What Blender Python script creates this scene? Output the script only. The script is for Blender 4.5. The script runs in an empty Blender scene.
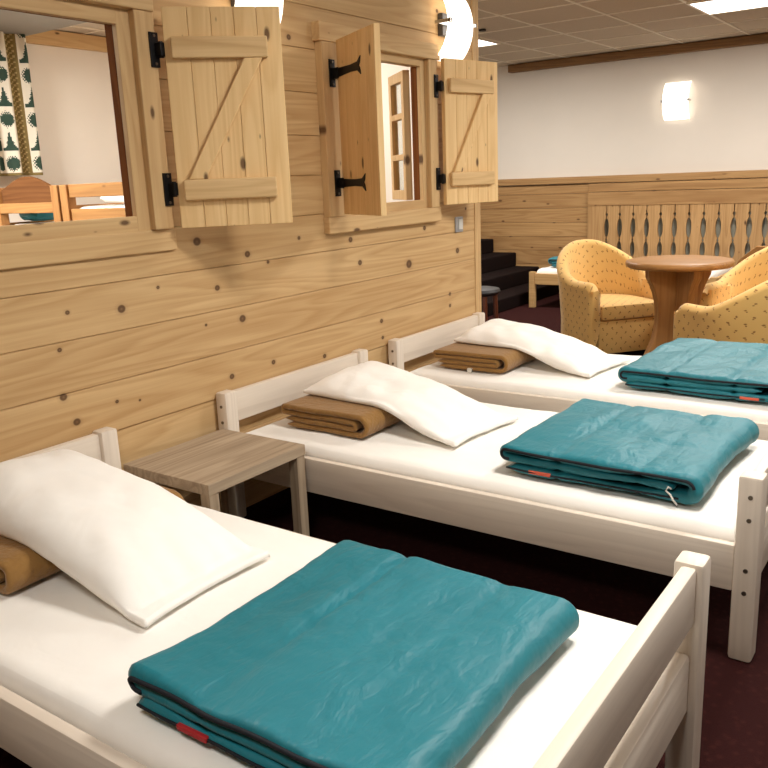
import bpy, bmesh, math, random
from mathutils import Vector, Matrix, noise
random.seed(7)
S = bpy.context.scene
COL = S.collection

# ------------------------------------------------------------------ camera
cd = bpy.data.cameras.new('camera'); cam = bpy.data.objects.new('camera', cd); COL.objects.link(cam)
RT = Vector((0.8181546, 0.5736246, -0.0397236)); DN = Vector((0.1057485, -0.2180144, -0.9701995)); FW = Vector((-0.5651906, 0.7895724, -0.2390294))
M = Matrix.Identity(4)
for i in range(3):
    M[i][0] = RT[i]; M[i][1] = -DN[i]; M[i][2] = -FW[i]
M.translation = Vector((2.38, 0.0, 1.315))
cam.matrix_world = M
cd.sensor_width = 36; cd.lens = 36 * 830 / 768; cd.clip_start = .02
S.camera = cam
# ------------------------------------------------------------------ world, lights, exposure
w = bpy.data.worlds.new('world'); S.world = w; w.use_nodes = True
w.node_tree.nodes['Background'].inputs[0].default_value = (1, .93, .84, 1)
w.node_tree.nodes['Background'].inputs[1].default_value = .0
S.view_settings.view_transform = 'Standard'; S.view_settings.look = 'None'
S.view_settings.gamma = 1; S.view_settings.use_curve_mapping = False
S.view_settings.exposure = -0.08
S.cycles.use_denoising = True
S.cycles.max_bounces = 8; S.cycles.diffuse_bounces = 6
S.cycles.sample_clamp_indirect = 6
LC = (1.0, .962, .905)
PANEL_W = 60          # watts of one ceiling panel
SCONCE_E = 1.7
PANELS = [(-1.95, 6.66, 1), (.463, 6.66, 1), (2.873, 6.66, 1), (1.663, 4.26, .85), (1.663, 1.86, .78), (1.663, -.54, .58), (4.073, 1.86, .5)]
ROOM2 = [(-2.6, 1.26, 3.0), (-1.75, 3.66, .4)]  # unseen panels put in to brighten the room behind the windows
H = 2.485

# ------------------------------------------------------------------ materials
def lin(c):
    return tuple(((v / 255) / 12.92 if v / 255 < .04045 else ((v / 255 + .055) / 1.055) ** 2.4) for v in c)
class NT:
    def __init__(s, name):
        s.m = bpy.data.materials.new(name); s.m.use_nodes = True; s.t = s.m.node_tree
        s.b = s.t.nodes['Principled BSDF']
    def n(s, typ, **kw):
        nd = s.t.nodes.new(typ)
        for k, v in kw.items(): setattr(nd, k, v)
        return nd
    def put(s, sock, v):
        if isinstance(v, bpy.types.NodeSocket): s.t.links.new(v, sock)
        elif v is not None:
            if hasattr(sock.default_value, '__len__') and not hasattr(v, '__len__'): v = (v,) * len(sock.default_value)
            sock.default_value = v if not (hasattr(v, '__len__') and len(sock.default_value) == 4 and len(v) == 3) else (*v, 1)
    def math(s, op, a, b=None, c=None, clamp=False):
        nd = s.n('ShaderNodeMath', operation=op, use_clamp=clamp)
        s.put(nd.inputs[0], a)
        if b is not None: s.put(nd.inputs[1], b)
        if c is not None: s.put(nd.inputs[2], c)
        return nd.outputs[0]
    def vmath(s, op, a, b=None):
        nd = s.n('ShaderNodeVectorMath', operation=op)
        s.put(nd.inputs[0], a)
        if b is not None: s.put(nd.inputs[1], b)
        return nd.outputs['Value'] if op in ('LENGTH', 'DISTANCE', 'DOT_PRODUCT') else nd.outputs[0]
    def coord(s, which='Object'): return s.n('ShaderNodeTexCoord').outputs[which]
    def noise(s, v, scale, detail=3, rough=.5, dist=0):
        nd = s.n('ShaderNodeTexNoise'); s.put(nd.inputs['Vector'], v)
        nd.inputs['Scale'].default_value = scale; nd.inputs['Detail'].default_value = detail
        nd.inputs['Roughness'].default_value = rough; nd.inputs['Distortion'].default_value = dist
        return nd.outputs['Fac']
    def vor(s, v, scale, feature='F1'):
        nd = s.n('ShaderNodeTexVoronoi', feature=feature); s.put(nd.inputs['Vector'], v); nd.inputs['Scale'].default_value = scale
        return nd
    def ramp(s, f, stops):
        nd = s.n('ShaderNodeValToRGB'); s.put(nd.inputs[0], f); e = nd.color_ramp.elements
        while len(e) < len(stops): e.new(.5)
        for k, (p, c) in enumerate(stops): e[k].position = p; e[k].color = (*c, 1)
        return nd.outputs[0]
    def mrange(s, f, a, b, c=0., d=1.):
        nd = s.n('ShaderNodeMapRange'); s.put(nd.inputs[0], f)
        for k, v in zip((1, 2, 3, 4), (a, b, c, d)): nd.inputs[k].default_value = v
        return nd.outputs[0]
    def mix(s, f, a, b, mode='MIX'):
        nd = s.n('ShaderNodeMix', data_type='RGBA', blend_type=mode)
        s.put(nd.inputs[0], f); s.put(nd.inputs[6], a); s.put(nd.inputs[7], b)
        return nd.outputs[2]
    def bump(s, h, strength=.2, dist=.01):
        nd = s.n('ShaderNodeBump'); s.put(nd.inputs['Height'], h); nd.inputs['Strength'].default_value = strength; nd.inputs['Distance'].default_value = dist
        s.t.links.new(nd.outputs[0], s.b.inputs['Normal'])
    def fin(s, col=None, rough=.5, **kw):
        if col is not None: s.put(s.b.inputs['Base Color'], col)
        s.put(s.b.inputs['Roughness'], rough)
        for k, v in kw.items(): s.put(s.b.inputs[k.replace('_', ' ')], v)
        return s.m

def plain(name, c, rough=.5, **kw):
    return NT(name).fin(lin(c), rough, **kw)

def pine(name, light, dark, axis=1, knots=None, pitch=None, knot=(70, 38, 18), rings=True, vknot=True, rough=.68, kscale=1.0, contrast=1.0, seedoff=0.0, flat=None, spec=.3):
    """Wood with the grain along an axis of the object's own coordinates."""
    n = NT(name); P = n.coord()
    sep = n.n('ShaderNodeSeparateXYZ'); n.put(sep.inputs[0], P)
    if seedoff: P = n.vmath('ADD', P, (seedoff, seedoff * 1.7, seedoff * .6))
    if pitch:   # each plank has its own grain
        pl = n.math('FLOOR', n.math('DIVIDE', n.math('SUBTRACT', sep.outputs[2], pitch[1]), pitch[0]))
        off = n.n('ShaderNodeCombineXYZ'); n.put(off.inputs[0], n.math('MULTIPLY', pl, 3.17)); n.put(off.inputs[1], n.math('MULTIPLY', pl, 7.31))
        P0 = n.vmath('ADD', P, off.outputs[0])
        wn = n.n('ShaderNodeTexWhiteNoise', noise_dimensions='1D'); n.put(wn.inputs['W'], pl)
        tone = wn.outputs['Value']
    else:
        P0 = P; tone = None
    sc = [22, 22, 22]; sc[axis] = 1.1
    st = n.vmath('MULTIPLY', P0, tuple(sc))
    warp = n.noise(n.vmath('MULTIPLY', P0, tuple(2.4 if k == axis else 5 for k in range(3))), 1.0, 2)
    st2 = n.vmath('ADD', st, n.vmath('MULTIPLY', n.n('ShaderNodeCombineXYZ').outputs[0], (1, 1, 1)))
    g1 = n.noise(st, 1.0, 4, .55, .6)
    wsc = [9, 9, 9]; wsc[axis] = .55
    wv = n.noise(n.vmath('MULTIPLY', P0, tuple(wsc)), 1.0, 1, .4, 0)
    ringf = n.math('FRACT', n.math('MULTIPLY', wv, 11.0))
    ringf = n.math('SMOOTH_MIN', n.math('MULTIPLY', ringf, 1.6), n.math('MULTIPLY', n.math('SUBTRACT', 1.0, ringf), 5.0), .3)
    fine = n.noise(n.vmath('MULTIPLY', P0, tuple(3 if k == axis else 160 for k in range(3))), 1.0, 2, .6)
    f = n.math('ADD', n.math('MULTIPLY', g1, .60), n.math('MULTIPLY', n.math('MINIMUM', ringf, 1.0), .18))
    f = n.math('ADD', f, n.math('MULTIPLY', fine, .22))
    c = .5 / contrast
    col = n.ramp(f, [(max(0, .5 - .26 * c * 2), lin(dark)), (min(1, .5 + .26 * c * 2), lin(light))])
    if tone is not None:
        col = n.mix(n.mrange(tone, 0, 1, 0, .42), col, n.mix(.5, col, lin(dark), 'MULTIPLY'))
    kf = None
    if vknot:
        ks = [7.5 * kscale] * 3; ks[axis] = 3.2 * kscale
        if flat is not None: ks[flat] = 0
        kv = n.vmath('MULTIPLY', P0, tuple(ks))
        if flat is not None:      # a flat pattern on the face of a board
            sk = n.n('ShaderNodeSeparateXYZ'); n.put(sk.inputs[0], kv); ck = n.n('ShaderNodeCombineXYZ')
            o2 = [k for k in range(3) if k != flat]
            n.put(ck.inputs[0], sk.outputs[o2[0]]); n.put(ck.inputs[1], sk.outputs[o2[1]]); kv = ck.outputs[0]
        v = n.vor(kv, 1.0)
        if flat is not None: v.voronoi_dimensions = '2D'
        sepc = n.n('ShaderNodeSeparateColor'); n.put(sepc.inputs[0], v.outputs['Color'])
        rad = n.math('MULTIPLY', n.math('SUBTRACT', sepc.outputs[0], .5), .15)
        kf = n.mrange(n.math('SUBTRACT', v.outputs['Distance'], rad), -.02, .03, 1, 0)
    if knots:
        for (a, b, r) in knots:
            cv = [0, 0, 0]; oth = [k for k in range(3) if k not in (axis, 0)]
            dx = n.math('MULTIPLY', n.math('SUBTRACT', sep.outputs[axis], a), .85)
            dz = n.math('SUBTRACT', sep.outputs[oth[0]], b)
            d = n.math('SQRT', n.math('ADD', n.math('MULTIPLY', dx, dx), n.math('MULTIPLY', dz, dz)))
            k1 = n.math('ADD', n.math('MULTIPLY', n.mrange(d, r * .7, r * 1.05, 1, 0), n.mrange(d, 0, r * .8, .62, 1)), n.mrange(d, r * .9, r * 1.9, .18, 0), clamp=True)
            kf = k1 if kf is None else n.math('MAXIMUM', kf, k1)
    if kf is not None:
        col = n.mix(n.math('MULTIPLY', kf, .85), col, lin(knot))
    n.bump(f, .08, .004)
    return n.fin(col, rough, Specular_IOR_Level=spec)

KN = [(1.793,.919,.015),(1.583,.938,.008),(1.537,.823,.008),(1.565,.574,.013),(1.528,.668,.013),(1.730,.604,.007),(2.163,1.118,.017),(2.423,1.047,.014),(2.245,.934,.012),(2.367,.795,.016),(2.539,1.004,.008),(1.959,.972,.007),(3.105,1.05,.014),(3.748,1.059,.013),(3.17,.937,.014),(3.59,.887,.023),(4.087,.911,.017),(3.326,.632,.012),(3.995,.678,.011),(3.993,.613,.011),(2.868,.543,.011),(3.331,.547,.010),(4.188,1.137,.008),(2.282,.574,.012),(2.528,.583,.011),(2.757,1.894,.012),(2.742,1.086,.009),(1.456,1.15,.006),(1.826,.586,.005),(2.17,.801,.006),(3.924,2.141,.010),(2.55,1.62,.012),(2.62,2.2,.012)]
MAT = {}
MAT['wall'] = pine('honey_pine_planks', (216, 184, 136), (182, 144, 94), 1, KN, (.1695, .333 - .1695 * 4), vknot=False)
MAT['trim_y'] = pine('pine_trim_along', (212, 180, 132), (184, 146, 98), 1, kscale=1.0, flat=0)
MAT['trim_z'] = pine('pine_trim_upright', (212, 180, 132), (184, 146, 98), 2, kscale=1.0, flat=0)
MAT['trim_x'] = pine('pine_trim_cross', (196, 158, 108), (150, 110, 66), 0, kscale=1.2)
MAT['shutter'] = pine('pale_pine_shutter', (236, 203, 150), (212, 172, 116), 2, kscale=1.15, contrast=.9, flat=1)
MAT['batten'] = pine('pine_batten', (224, 192, 142), (192, 154, 104), 0, kscale=1.1, flat=1)
MAT['wains'] = pine('aged_pine_wainscot', (192, 154, 104), (142, 102, 60), 0, None, (.155, 0), kscale=1.0, flat=1)
MAT['balus'] = pine('aged_pine_upright', (190, 152, 104), (144, 106, 64), 2, kscale=1.0, flat=1)
MAT['dkbeam'] = pine('brown_pine_beam', (150, 112, 70), (104, 72, 42), 0, kscale=1.0)
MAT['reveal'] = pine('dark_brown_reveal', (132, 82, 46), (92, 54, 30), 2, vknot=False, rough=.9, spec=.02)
MAT['shadehead'] = pine('shaded_pine_headboard', (116, 78, 48), (84, 54, 32), 0, vknot=False, rough=.9, spec=.02)  # bunk pine darkened: shade on the arched headboard is put into the colour
MAT['ww_x'] = pine('whitewashed_pine_long', (232, 220, 204), (206, 192, 176), 0, knot=(150, 138, 128), kscale=.9, contrast=.8, rough=.4)
MAT['ww_y'] = pine('whitewashed_pine_cross', (232, 220, 204), (206, 192, 176), 1, knot=(150, 138, 128), kscale=.9, contrast=.8, rough=.4)
MAT['ww_z'] = pine('whitewashed_pine_post', (232, 220, 204), (206, 192, 176), 2, knot=(150, 138, 128), kscale=.9, contrast=.8, rough=.4)
MAT['oak_y'] = pine('grey_oak_board', (186, 166, 140), (132, 112, 90), 1, vknot=False, contrast=1.0)
MAT['oak_z'] = pine('grey_oak_leg', (186, 166, 140), (132, 112, 90), 2, vknot=False, contrast=1.0)
MAT['bunk'] = pine('orange_pine', (172, 126, 72), (138, 96, 52), 0, kscale=.8)
MAT['bunkz'] = pine('orange_pine_post', (168, 122, 70), (136, 92, 48), 2, vknot=False)
MAT['bedpine'] = pine('plain_pine_bed', (206, 170, 118), (172, 132, 82), 0, vknot=False)
MAT['table'] = pine('waxed_brown_table', (178, 130, 76), (134, 92, 50), 0, kscale=.8, rough=.4)
MAT['tablez'] = pine('waxed_brown_pedestal', (180, 132, 80), (138, 94, 52), 2, kscale=.8, rough=.35)
MAT['mahog'] = plain('mahogany_stain', (92, 44, 26), .35)
MAT['stoolseat'] = plain('dark_grey_leather', (36, 34, 36), .5)
MAT['iron'] = plain('black_iron', (22, 21, 22), .45, Metallic=.6)
MAT['chrome'] = plain('brushed_chrome', (190, 190, 190), .25, Metallic=1.0)
MAT['bolt'] = plain('dull_bolt', (120, 110, 98), .35, Metallic=.9)
MAT['dark'] = plain('dark_gap', (40, 32, 26), .8)
MAT['navy'] = plain('navy_binding', (6, 12, 22), .8)
MAT['cord'] = plain('white_cord', (215, 210, 200), .8)
MAT['coral'] = plain('coral_tag', (214, 92, 66), .6)
MAT['redtag'] = plain('red_tag', (170, 36, 40), .6)
MAT['graygloss'] = plain('switch_grey', (150, 150, 150), .35)
MAT['mount'] = plain('dark_grey_mount', (74, 70, 66), .5)
MAT['switchw'] = plain('switch_pale', (200, 198, 192), .35)
MAT['stairs'] = None
def mk_plaster(name, c):
    n = NT(name); P = n.coord(); f = n.noise(P, 1.3, 4, .6)
    n.bump(n.noise(P, 60, 3), .05, .003)
    return n.fin(n.mix(f, lin(c), lin(tuple(int(v * .95) for v in c))), .85)
MAT['plaster'] = mk_plaster('off_white_plaster', (226, 216, 204))
MAT['plaster2'] = mk_plaster('white_plaster_next_room', (236, 228, 216))
MAT['backing'] = mk_plaster('pale_green_grey_backing', (150, 146, 130))
def mk_tile():
    n = NT('ceiling_tile'); P = n.coord(); f = n.noise(P, 220, 2, .7)
    t = n.noise(P, .8, 2)
    n.bump(f, .1, .002)
    return n.fin(n.mix(n.mrange(f, .55, .75), n.mix(t, lin((206, 190, 168)), lin((190, 174, 152))), lin((160, 146, 128))), .9)
MAT['tile'] = mk_tile()
MAT['tbar'] = plain('white_ceiling_bar', (232, 220, 200), .4)
def mk_carpet(name, a, b, c):
    n = NT(name); P = n.coord()
    f = n.noise(P, 260, 3, .7); v = n.vor(P, 42); spot = n.mrange(v.outputs['Distance'], .18, .42, 1, 0)
    col = n.mix(f, lin(a), lin(b)); col = n.mix(n.math('MULTIPLY', spot, .2), col, lin(c))
    n.bump(f, .6, .006)
    return n.fin(col, .95, Specular_IOR_Level=.08)
MAT['carpet'] = mk_carpet('burgundy_carpet', (36, 14, 14), (54, 24, 22), (80, 42, 36))
MAT['stairs'] = mk_carpet('dark_brown_stair_carpet', (22, 14, 13), (32, 22, 20), (36, 26, 24))
def mk_cloth(name, c, rough=.85, weave=900, wr=.25, wscale=9, c2=None, sheen=.0, det=4):
    n = NT(name); P = n.coord()
    f = n.noise(P, wscale, det, .5, .4)
    h = n.math('ADD', f, n.math('MULTIPLY', n.noise(P, weave, 1), .04))
    n.bump(h, wr, .02)
    col = n.mix(f, lin(c), lin(c2 or tuple(int(v * .97) for v in c)))
    return n.fin(col, rough, Sheen_Weight=sheen, Specular_IOR_Level=.2)
MAT['sheet'] = mk_cloth('white_sheet', (245, 241, 234), .85, wr=.22, wscale=7)
MAT['pillow'] = mk_cloth('white_pillowcase', (247, 243, 236), .8, wr=.4, wscale=8, det=2)
MAT['wool'] = mk_cloth('brown_wool_blanket', (150, 112, 62), .95, 500, .3, 60, (132, 96, 50), .2)
def mk_teal():
    n = NT('teal_satin'); P = n.coord()
    f = n.noise(n.vmath('MULTIPLY', P, (1.6, 1.0, 1.0)), 7, 3, .5, .6)
    g = n.noise(n.vmath('MULTIPLY', P, (3.0, 1.0, 1.0)), 12, 3, .55, .8)
    n.bump(n.math('ADD', f, n.math('MULTIPLY', g, .3)), .55, .02)
    col = n.mix(f, lin((12, 102, 114)), lin((22, 116, 128)))
    return n.fin(col, .50, Sheen_Weight=.03, Specular_IOR_Level=.45)
MAT['teal'] = mk_teal()
def mk_fabric():
    n = NT('gold_sprigged_fabric'); uv = n.coord('UV')
    wob = n.n('ShaderNodeTexNoise'); n.put(wob.inputs['Vector'], uv); wob.inputs['Scale'].default_value = 60
    u = n.vmath('SCALE', uv); n.t.nodes[-1].inputs['Scale'].default_value = 1 / .076
    u = n.vmath('ADD', u, n.vmath('MULTIPLY', n.vmath('SUBTRACT', wob.outputs['Color'], (.5, .5, .5)), (.2, .2, 0)))
    ds = []
    for off, sx in (((0, 0, 0), 1), ((.5, .5, 0), 1), ((.08, .13, 0), 1.5), ((.42, .63, 0), 1.5)):
        fr = n.vmath('FRACTION', n.vmath('ADD', u, off))
        d = n.vmath('LENGTH', n.vmath('MULTIPLY', n.vmath('SUBTRACT', fr, (.5, .5, 0)), (1.0 * sx, 1.25 * sx, 0)))
        ds.append(d)
    d = n.math('MINIMUM', n.math('MINIMUM', ds[0], ds[1]), n.math('MINIMUM', ds[2], ds[3]))
    spot = n.mrange(d, .055, .105, 1, 0)
    f = n.noise(uv, 400, 2)
    base = n.mix(f, lin((228, 188, 116)), lin((214, 168, 92)))
    n.bump(f, .15, .003)
    return n.fin(n.mix(n.math('MULTIPLY', spot, .85), base, lin((120, 66, 22))), .85, Sheen_Weight=.2)
MAT['fabric'] = mk_fabric()
def emis(name, c, e):
    n = NT(name); n.put(n.b.inputs['Emission Color'], c); n.b.inputs['Emission Strength'].default_value = e
    return n.fin(lin((240, 238, 232)), .4)
MAT['panel'] = emis('lit_diffuser', (1, .96, .9), 5)
MAT['glow'] = emis('lit_opal_glass', (1, .93, .82), SCONCE_E)
def mk_glass():
    n = NT('window_glass'); t = n.t
    tr = t.nodes.new('ShaderNodeBsdfTransparent'); gl = t.nodes.new('ShaderNodeBsdfGlossy'); mx = t.nodes.new('ShaderNodeMixShader')
    tr.inputs[0].default_value = (.9, .94, .95, 1); gl.inputs['Roughness'].default_value = .03; mx.inputs[0].default_value = .1
    t.links.new(tr.outputs[0], mx.inputs[1]); t.links.new(gl.outputs[0], mx.inputs[2])
    t.links.new(mx.outputs[0], t.nodes['Material Output'].inputs[0])
    return n.m
MAT['glass'] = mk_glass()
MAT['cwhite'] = mk_cloth('cream_curtain', (226, 218, 200), .9)
MAT['colive'] = mk_cloth('olive_tan_border', (126, 108, 66), .9)
MAT['cdots'] = plain('tan_border_dots', (178, 156, 104), .9)
MAT['cgreen'] = plain('dark_green_print', (44, 66, 54), .9)
MAT['greybox'] = plain('grey_painted_soffit', (150, 144, 134), .8)

# ------------------------------------------------------------------ mesh helpers
def link(name, me, parent=None, kind=None):
    o = bpy.data.objects.new(name, me); COL.objects.link(o)
    if parent: o.parent = parent
    if kind: o['kind'] = kind
    return o
def build(name, bm, mats, parent=None, smooth=False, kind=None, angle=None):
    me = bpy.data.meshes.new(name); bm.normal_update(); bm.to_mesh(me); bm.free()
    for m in (mats if isinstance(mats, (list, tuple)) else [mats]): me.materials.append(m)
    if smooth:
        for p in me.polygons: p.use_smooth = True
        if angle: me.set_sharp_from_angle(angle=math.radians(angle))
    return link(name, me, parent, kind)
def B(): return bmesh.new()
def box(bm, x0, x1, y0, y1, z0, z1, bev=0, seg=2, mat=0, mtx=None):
    t = bmesh.new()
    bmesh.ops.create_cube(t, size=1)
    for v in t.verts:
        v.co = Vector(((x0 + x1) / 2 + v.co.x * (x1 - x0), (y0 + y1) / 2 + v.co.y * (y1 - y0), (z0 + z1) / 2 + v.co.z * (z1 - z0)))
    if bev: bmesh.ops.bevel(t, geom=t.edges[:], offset=bev, segments=seg, affect='EDGES', profile=.5)
    if mtx: bmesh.ops.transform(t, matrix=mtx, verts=t.verts)
    merge(bm, t, mat)
def merge(bm, t, mat=0):
    mp = {}
    for v in t.verts: mp[v] = bm.verts.new(v.co)
    for f in t.faces:
        try: nf = bm.faces.new([mp[v] for v in f.verts]); nf.material_index = mat or f.material_index; nf.smooth = f.smooth
        except ValueError: pass
    t.free()
def prism(bm, pts, axis, a, b, bev=0, mat=0, mtx=None):
    """Extrude a 2-D outline along an axis from a to b."""
    t = bmesh.new()
    def P(p, d):
        return {0: (d, p[0], p[1]), 1: (p[0], d, p[1]), 2: (p[0], p[1], d)}[axis]
    lo = [t.verts.new(P(p, a)) for p in pts]; hi = [t.verts.new(P(p, b)) for p in pts]
    n = len(pts)
    t.faces.new(lo[::-1]); t.faces.new(hi)
    for i in range(n): t.faces.new((lo[i], lo[(i + 1) % n], hi[(i + 1) % n], hi[i]))
    bmesh.ops.recalc_face_normals(t, faces=t.faces)
    if bev:
        es = [e for e in t.edges if len(e.link_faces) == 2 and e.calc_face_angle(0) > .5]
        bmesh.ops.bevel(t, geom=es, offset=bev, segments=2, affect='EDGES', profile=.5)
    if mtx: bmesh.ops.transform(t, matrix=mtx, verts=t.verts)
    merge(bm, t, mat)
def cyl(bm, p, q, r, seg=16, r2=None, mat=0):
    p = Vector(p); q = Vector(q); d = q - p
    t = bmesh.new()
    bmesh.ops.create_cone(t, cap_ends=True, segments=seg, radius1=r, radius2=r if r2 is None else r2, depth=d.length)
    bmesh.ops.transform(t, matrix=Matrix.Translation((p + q) / 2) @ d.to_track_quat('Z', 'Y').to_matrix().to_4x4(), verts=t.verts)
    merge(bm, t, mat)
def tube(bm, pts, r, seg=8):
    pts = [Vector(p) for p in pts]; rings = []
    up = Vector((0.13, .97, .21))
    for i, p in enumerate(pts):
        d = (pts[min(i + 1, len(pts) - 1)] - pts[max(i - 1, 0)]).normalized()
        a = d.cross(up).normalized(); b = d.cross(a)
        rings.append([bm.verts.new(p + (a * math.cos(k * 2 * math.pi / seg) + b * math.sin(k * 2 * math.pi / seg)) * r) for k in range(seg)])
    for i in range(len(rings) - 1):
        for k in range(seg): bm.faces.new((rings[i][k], rings[i][(k + 1) % seg], rings[i + 1][(k + 1) % seg], rings[i + 1][k]))
    bm.faces.new(rings[0][::-1]); bm.faces.new(rings[-1])
def lathe(bm, prof, seg=40, cx=0, cy=0, wob=0):
    rings = []
    for (r, z) in prof:
        rings.append([bm.verts.new((cx + (r + (wob * noise.noise((math.cos(a) * 2, math.sin(a) * 2, 3.1)) if r > .05 else 0)) * math.cos(a), cy + (r + (wob * noise.noise((math.cos(a) * 2, math.sin(a) * 2, 3.1)) if r > .05 else 0)) * math.sin(a), z)) for a in [k * 2 * math.pi / seg for k in range(seg)]])
    for i in range(len(rings) - 1):
        for k in range(seg): bm.faces.new((rings[i][k], rings[i][(k + 1) % seg], rings[i + 1][(k + 1) % seg], rings[i + 1][k]))
    bm.faces.new(rings[0][::-1]); bm.faces.new(rings[-1])
def tag(o, label, cat, group=None, kind=None):
    o['label'] = label; o['category'] = cat
    if group: o['group'] = group
    if kind: o['kind'] = kind
    return o
def thing(name, label, cat, loc=(0, 0, 0), rz=0, group=None, kind=None):
    o = link(name, None); o.location = loc; o.rotation_euler = (0, 0, rz)
    return tag(o, label, cat, group, kind)
def copy_tree(o, parent=None):
    c = o.copy(); COL.objects.link(c)
    if parent: c.parent = parent
    for ch in list(o.children): copy_tree(ch, c)
    return c
def spow(v, p): return math.copysign(abs(v) ** p, v)

# ================================================================== STRUCTURE
X1, Y0, Y1 = 6.3, -2.6, 8.82
bm = B(); box(bm, -3.5, X1, Y0, Y1, -.1, 0); build('floor', bm, MAT['carpet'], kind='structure')
bm = B(); box(bm, -3.5, X1, Y0, Y1, H, H + .1)
gx = [.463 + .6 * k for k in range(-7, 11)]; gy = [6.66 + .6 * k for k in range(-15, 4)]
for x in gx: box(bm, x - .011, x + .011, Y0, Y1, H - .006, H + .002, mat=1)
for y in gy: box(bm, -3.5, X1, y - .011, y + .011, H - .0055, H + .002, mat=1)
build('ceiling', bm, [MAT['tile'], MAT['tbar']], kind='structure')
# outer walls
bm = B(); box(bm, -3.5, X1, Y1, Y1 + .1, 0, H); build('wall_back', bm, MAT['plaster'], kind='structure')
bm = B(); box(bm, X1, X1 + .1, Y0, Y1, 0, H); build('wall_right', bm, MAT['plaster'], kind='structure')
bm = B(); box(bm, -3.5, X1, Y0 - .1, Y0, 0, H); build('wall_front', bm, MAT['plaster'], kind='structure')
bm = B(); box(bm, -3.5, -3.38, Y0, Y1, 0, H); build('wall_far_left', bm, MAT['plaster2'], kind='structure')
bm = B(); prism(bm, [(-.14, 4.30), (-.14, 4.352), (-.36, 4.90), (-.36, 5.0), (-3.4, 5.0), (-3.4, 4.88), (-.42, 4.88)], 2, 0, H)
build('wall_partition', bm, MAT['plaster2'], kind='structure')

# plank wall with the two window openings
WIN = [(.98, 1.93, 1.178, 1.86), (2.98, 3.79, 1.178, 1.86)]
bm = B()
joints = [0.0, .163, .333, .502, .676, .846, 1.012, 1.178, 1.345, 1.510, 1.685, 1.860, 2.030, 2.2, 2.37, H]
for z0, z1 in zip(joints, joints[1:]):
    segs = [(Y0, 4.285)]
    for (a, b, c, d) in WIN:
        if z1 > c + .001 and z0 < d - .001:
            ns = []
            for s0, s1 in segs:
                if s0 < a < s1: ns += [(s0, a), (b, s1)]
                else: ns.append((s0, s1))
            segs = ns
    parts = [(s0, s1, z0, z1) for s0, s1 in segs]
    for (a, b, c, d) in WIN:   # strips of a plank above and below an opening
        if z1 > c + .001 and z0 < d - .001:
            if z0 < c: parts.append((a, b, z0, c))
            if z1 > d: parts.append((a, b, d, z1))
    for (s0, s1, a, b) in parts:
        rec = .006 if z1 < .51 else 0
        box(bm, -.045 - rec, -rec, s0, s1, a + .0008, b - .0008, .0022, 1)
for z0, z1, s0, s1 in [(0, 1.178, Y0, 4.285), (1.86, H, Y0, 4.285), (1.178, 1.86, Y0, .98), (1.178, 1.86, 1.93, 2.98), (1.178, 1.86, 3.79, 4.285)]:
    box(bm, -.049, -.043, s0, s1, z0, z1, mat=1)
build('wall_left', bm, [MAT['wall'], MAT['trim_y']], kind='structure')
bm = B(); box(bm, -.14, .006, 4.285, 4.352, 0, H, .004); tr = build('trim_1', bm, MAT['trim_z'], kind='structure')

# wainscot and its cap, ceiling trim
bm = B(); zz = [0, .155, .31, .465, .62, .775, .93, 1.085, 1.185]
for a, b in zip(zz, zz[1:]): box(bm, -3.38, -1.085, 8.785, 8.815, a + .001, b - .001, .003, 1)
build('trim_2', bm, MAT['wains'], kind='structure')
bm = B(); box(bm, -3.38, X1, 8.755, 8.815, 1.19, 1.262, .006); box(bm, -1.09, X1, 8.77, 8.815, 1.095, 1.185, .004)
build('trim_3', bm, MAT['wains'], kind='structure')
bm = B(); box(bm, -2.02, X1, 8.72, 8.815, 2.40, H - .008, .004); build('trim_4', bm, MAT['dkbeam'], kind='structure')
bm = B(); box(bm, -3.375, -3.33, Y0, 4.87, 2.37, H - .008, .004); build('trim_5', bm, MAT['trim_y'], kind='structure')
bm = B(); box(bm, -3.375, -2.2, 2.2, 3.76, 2.41, H - .007, .004); build('trim_6', bm, MAT['greybox'], kind='structure')

# windows
def window(name, y0, y1, z0, z1, hdr, sill, cas_l, cas_r, label):
    W = thing(name, label, 'window', (0, 0, 0), kind='structure')
    # outer casing boards on the planks
    bm = B()
    box(bm, -.002, .036, cas_l, cas_l + .11, sill[3], hdr[2], .004); box(bm, -.002, .036, cas_r - .082, cas_r, sill[3], hdr[2], .004)
    build('window_casing', bm, MAT['trim_z'], W)
    bm = B(); box(bm, -.002, .042, hdr[0], hdr[1], hdr[2], hdr[3], .004); build('window_header', bm, MAT['trim_y'], W)
    bm = B(); box(bm, -.002, sill[4], sill[0], sill[1], sill[2], sill[3], .005); build('window_sill', bm, MAT['trim_y'], W)
    # inner frame set into the opening
    f = .062
    bm = B()
    box(bm, -.014, .008, y0 - f, y0, z0 - f, z1 + f, .003); box(bm, -.014, .008, y1, y1 + f, z0 - f, z1 + f, .003)
    build('window_frame', bm, MAT['trim_z'], W)
    bm = B()
    box(bm, -.014, .010, y0, y1, z0 - f, z0, .003); box(bm, -.014, .010, y0, y1, z1, z1 + f, .003)
    build('window_frame', bm, MAT['trim_y'], W)
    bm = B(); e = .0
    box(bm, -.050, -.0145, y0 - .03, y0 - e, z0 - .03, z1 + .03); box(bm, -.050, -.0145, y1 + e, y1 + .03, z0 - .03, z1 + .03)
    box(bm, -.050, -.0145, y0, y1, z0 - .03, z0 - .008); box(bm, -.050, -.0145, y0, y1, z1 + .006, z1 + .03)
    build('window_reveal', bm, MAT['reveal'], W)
    return W
window('window_1', 1.04, 1.893, 1.226, 1.842, (.96, 2.03, 1.892, 1.965), (.96, 2.055, 1.098, 1.176, .015), .93, 2.03, 'unglazed window opening with open shutter, curtain visible through it')
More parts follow.
